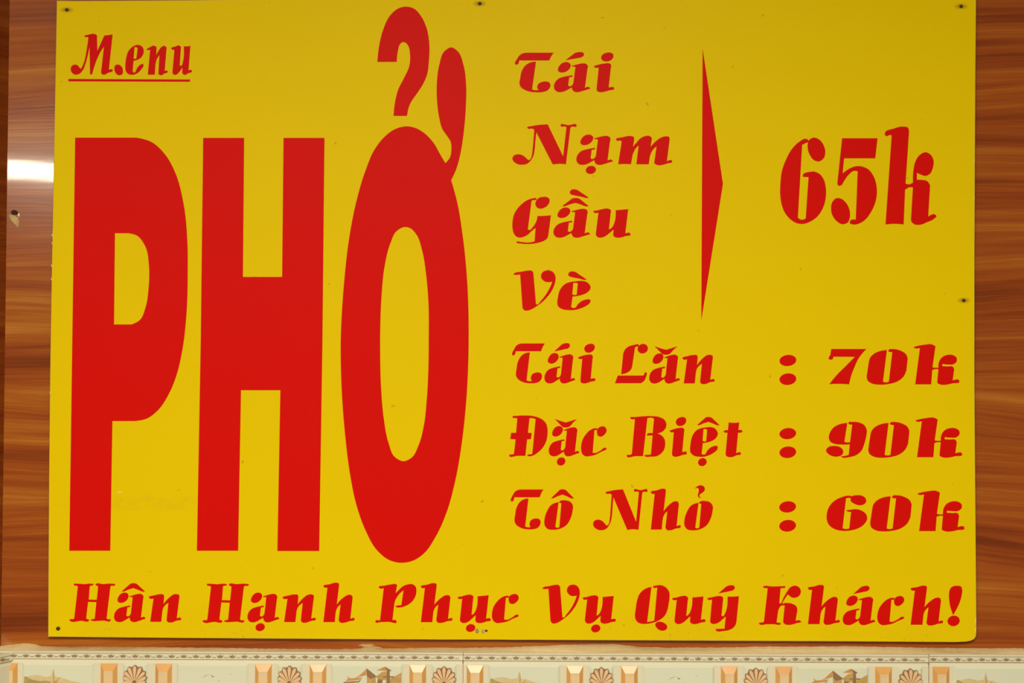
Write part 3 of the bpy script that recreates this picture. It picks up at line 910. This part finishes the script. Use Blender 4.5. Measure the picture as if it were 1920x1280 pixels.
# dishes
letter('T', 'red letter T'); letter('a', 'red letter a with acute', marks=[(AC, 'acute')]); letter('i', 'red letter i')
letter('N', 'red letter N'); letter(('a', 'D', (795, 183, 1178, 502)), 'red letter a with dot below', marks=[(AC, dot('D', 948, 556, 53, 42))]); letter('m', 'red letter m')
letter('G', 'red letter G')
letter(('a', 'E', (723, 362, 1225, 778)), 'red letter a with circumflex and grave', marks=[(AC, ('circumflex', 'E', (845, 230, 1208, 345))), (AC, ('grave', 'E', (948, 110, 1208, 228)))])
letter('u', 'red letter u')
letter('V', 'red letter V'); letter('e', 'red letter e with grave', marks=[(AC, 'grave')])
letter(('T', 'H', (92, 63, 372, 403)), 'red letter T'); letter(('a', 'H', (370, 145, 632, 404)), 'red letter a with acute', marks=[(AC, ('acute', 'H', (455, 60, 588, 130)))])
letter(('i', 'H', (658, 65, 805, 404)), 'red letter i')
letter('L', 'red letter L'); letter(('a', 'H', (1268, 148, 1530, 405)), 'red letter a with breve', marks=[(AC, ('breve', 'H', (1315, 87, 1507, 158)))])
letter(('n', 'H', (1553, 160, 1828, 410)), 'red letter n')
letter('D_stroke', 'red letter D with stroke'); letter(('a', 'I', (712, 268, 1168, 720)), 'red letter a with breve and dot below', marks=[(AC, 'breve'), (AC, 'dot_below')]); letter('c', 'red letter c')
letter('B', 'red letter B'); letter(('i', 'J', (735, 127, 980, 698)), 'red letter i')
letter(('e', 'J', (1028, 272, 1427, 698)), 'red letter e with circumflex and dot below', marks=[(AC, ('circumflex', 'J', (1132, 127, 1450, 245))), (AC, dot('J', 1205, 775, 61, 57))])
letter('t', 'red letter t')
letter(('T', 'K', (80, 80, 360, 420)), 'red letter T'); letter('o', 'red letter o with circumflex', marks=[(AC, ('circumflex', 'K', (428, 78, 620, 155)))])
letter(('N', 'K', (787, 75, 1252, 427)), 'red letter N'); letter(('h', 'K', (1282, 73, 1537, 428)), 'red letter h')
letter(('o', 'K', (1568, 177, 1813, 428)), 'red letter o with hook', marks=[(AC, 'hook')])
# prices
letter('6_tall', 'red digit 6', 'digit'); letter('5_tall', 'red digit 5', 'digit'); letter('k_tall', 'red letter k')
letter('colon', 'red colon', 'colon'); letter('7', 'red digit 7', 'digit'); letter('0', 'red digit 0', 'digit'); letter('k', 'red letter k')
letter(('colon', 'M', (109, 188, 265, 471)), 'red colon', 'colon'); letter('9', 'red digit 9', 'digit'); letter(('0', 'M', (950, 130, 1338, 468)), 'red digit 0', 'digit'); letter(('k', 'M', (1397, 88, 1838, 468)), 'red letter k')
letter(('colon', 'N', (107, 174, 264, 460)), 'red colon', 'colon'); letter('6', 'red digit 6', 'digit'); letter(('0', 'N', (968, 117, 1360, 458)), 'red digit 0', 'digit'); letter(('k', 'N', (1417, 73, 1860, 460)), 'red letter k')
# greeting along the bottom
letter(('H', 'O', (82, 105, 768, 683)), 'red letter H'); letter(('a', 'O', (752, 245, 1220, 685)), 'red letter a with circumflex', marks=[(AC, 'circumflex')]); letter('n', 'red letter n')
letter('H', 'red letter H'); letter(('a', 'P', (583, 190, 950, 533)), 'red letter a with dot below', marks=[(AC, dot('P', 730, 590, 53, 45))])
letter(('n', 'P', (993, 210, 1375, 538)), 'red letter n'); letter('h', 'red letter h')
letter('P', 'red letter P'); letter(('h', 'Q', (635, 83, 1012, 558)), 'red letter h')
letter(('u', 'Q', (1078, 220, 1472, 560)), 'red letter u with dot below', marks=[(AC, dot('Q', 1231, 620, 55, 46))]); letter(('c', 'Q', (1487, 212, 1808, 560)), 'red letter c')
letter(('V', 'R', (182, 168, 928, 942)), 'red letter V'); letter(('u', 'R', (988, 380, 1648, 945)), 'red letter u with dot below', marks=[(AC, dot('R', 1247, 1042, 91, 77))])
letter('Q', 'red letter Q'); letter(('u', 'S', (725, 293, 1222, 715)), 'red letter u'); letter('y', 'red letter y with acute', marks=[(AC, ('acute', 'S', (1418, 135, 1662, 255)))])
letter('K', 'red letter K'); letter(('h', 'T', (960, 148, 1503, 830)), 'red letter h')
letter(('a', 'U', (-166, 303, 340, 762)), 'red letter a with acute', marks=[(AC, ('acute', 'U', (0, 150, 252, 275)))])
letter(('c', 'U', (375, 308, 795, 763)), 'red letter c'); letter(('h', 'U', (898, 147, 1402, 768)), 'red letter h'); letter('exclamation', 'red exclamation mark', 'exclamation_mark')

# ------------------------------------------------------------------ small damage
def chip(name, pts, y0, depth, mat, parent, base, seed=0):
    rnd = random.Random(seed)
    P = [W(a, b2, y0) - base for a, b2 in pts]
    c = sum(P, Vector()) / len(P)
    m = len(P)
    vs = [(p.x - c.x, 0.0003, p.z - c.z) for p in P]
    vs += [((p.x - c.x) * 0.6, -depth * rnd.uniform(0.6, 1.2), (p.z - c.z) * 0.6) for p in P]
    vs.append((0, -depth, 0))
    fs = []
    for i in range(m):
        j = (i + 1) % m
        fs.append((i, j, j + m, i + m))
        fs.append((i + m, j + m, 2 * m))
    return mesh_obj(name, vs, fs, mat, parent, c)


O0 = Vector((0, 0, 0))
chip('chipped_hole', [(18, 397), (22, 393), (28, 392), (34, 395), (37, 400), (33, 404), (26, 404), (20, 402)], 0.0, 0.0003, MAT_HOLE, wall_back, O0, 1)
chip('wood_splinter', [(15.5, 404), (20, 401), (28, 404), (34, 408), (36.5, 416), (34, 427), (31, 426), (25, 420), (19, 414)], 0.0, 0.0022, MAT_SPLINTER, wall_back, O0, 2)
chip('wood_splinter', [(34, 399), (37, 399), (37.5, 405), (35, 408), (33, 404)], 0.0, 0.0016, MAT_PALE_CHIP, wall_back, O0, 3)
chip('flake', [(890.5, 1180), (893, 1177), (897, 1178), (898.5, 1183), (897, 1187), (893, 1187.5), (891, 1184)], Y_BOARD, 0.0012, MAT_FLAKE, board, BOARD_LOC, 4)
chip('flake', [(902, 1180), (905, 1178), (909, 1179), (911.5, 1181.5), (909, 1185), (905, 1188), (902.5, 1186)], Y_BOARD, 0.0014, MAT_SPLINTER, board, BOARD_LOC, 5)
chip('flake', [(909.5, 1180), (913, 1180), (915, 1182), (913, 1184.5), (910, 1184.5)], Y_BOARD, 0.0009, MAT_HOLE, board, BOARD_LOC, 6)
chip('scratch', [(217, 922.4), (224, 921.2), (232, 922.3), (224, 923.3)], Y_BOARD, 0.0002, MAT_PALE_CHIP, board, BOARD_LOC, 7)
chip('wood_splinter', [(668, 1210), (680, 1206.5), (698, 1207), (706, 1210), (694, 1211), (682, 1212)], 0.0, 0.0010, MAT_SPLINTER, wall_back, O0, 8)
chip('wood_splinter', [(676, 1213), (690, 1209.5), (712, 1212.5), (720, 1216), (702, 1214.5)], 0.0, 0.0016, MAT_SPLINTER, wall_back, O0, 9)
# nicks along the cut edges of the sheet
for k, (px, py, ln) in enumerate([(97.6, 441, 3), (97.0, 456, 2.2), (96.2, 498, 2.6), (95.6, 523, 2.6), (93.4, 736, 2.2), (1827.6, 302, 3), (1827.4, 370, 3), (1830.2, 1164, 9), (1829.6, 1180, 5)]):
    sx = 1 if px < 900 else -1
    chip('edge_nick', [(px, py - ln), (px + 1.6 * sx, py - 0.4 * ln), (px + 1.2 * sx, py + 0.6 * ln), (px, py + ln)], Y_BOARD, 0.0003, MAT_PALE_CHIP, board, BOARD_LOC, 20 + k)
for k, (xa, xb, yy) in enumerate([(770, 905, 1198.3), (915, 1022, 1198.7), (1300, 1372, 1200.4)]):
    chip('edge_nick', [(xa, yy), ((xa + xb) / 2, yy - 0.9), (xb, yy + 0.2), ((xa + xb) / 2, yy + 0.7)], Y_BOARD, 0.0002, MAT_SPLINTER, board, BOARD_LOC, 40 + k)
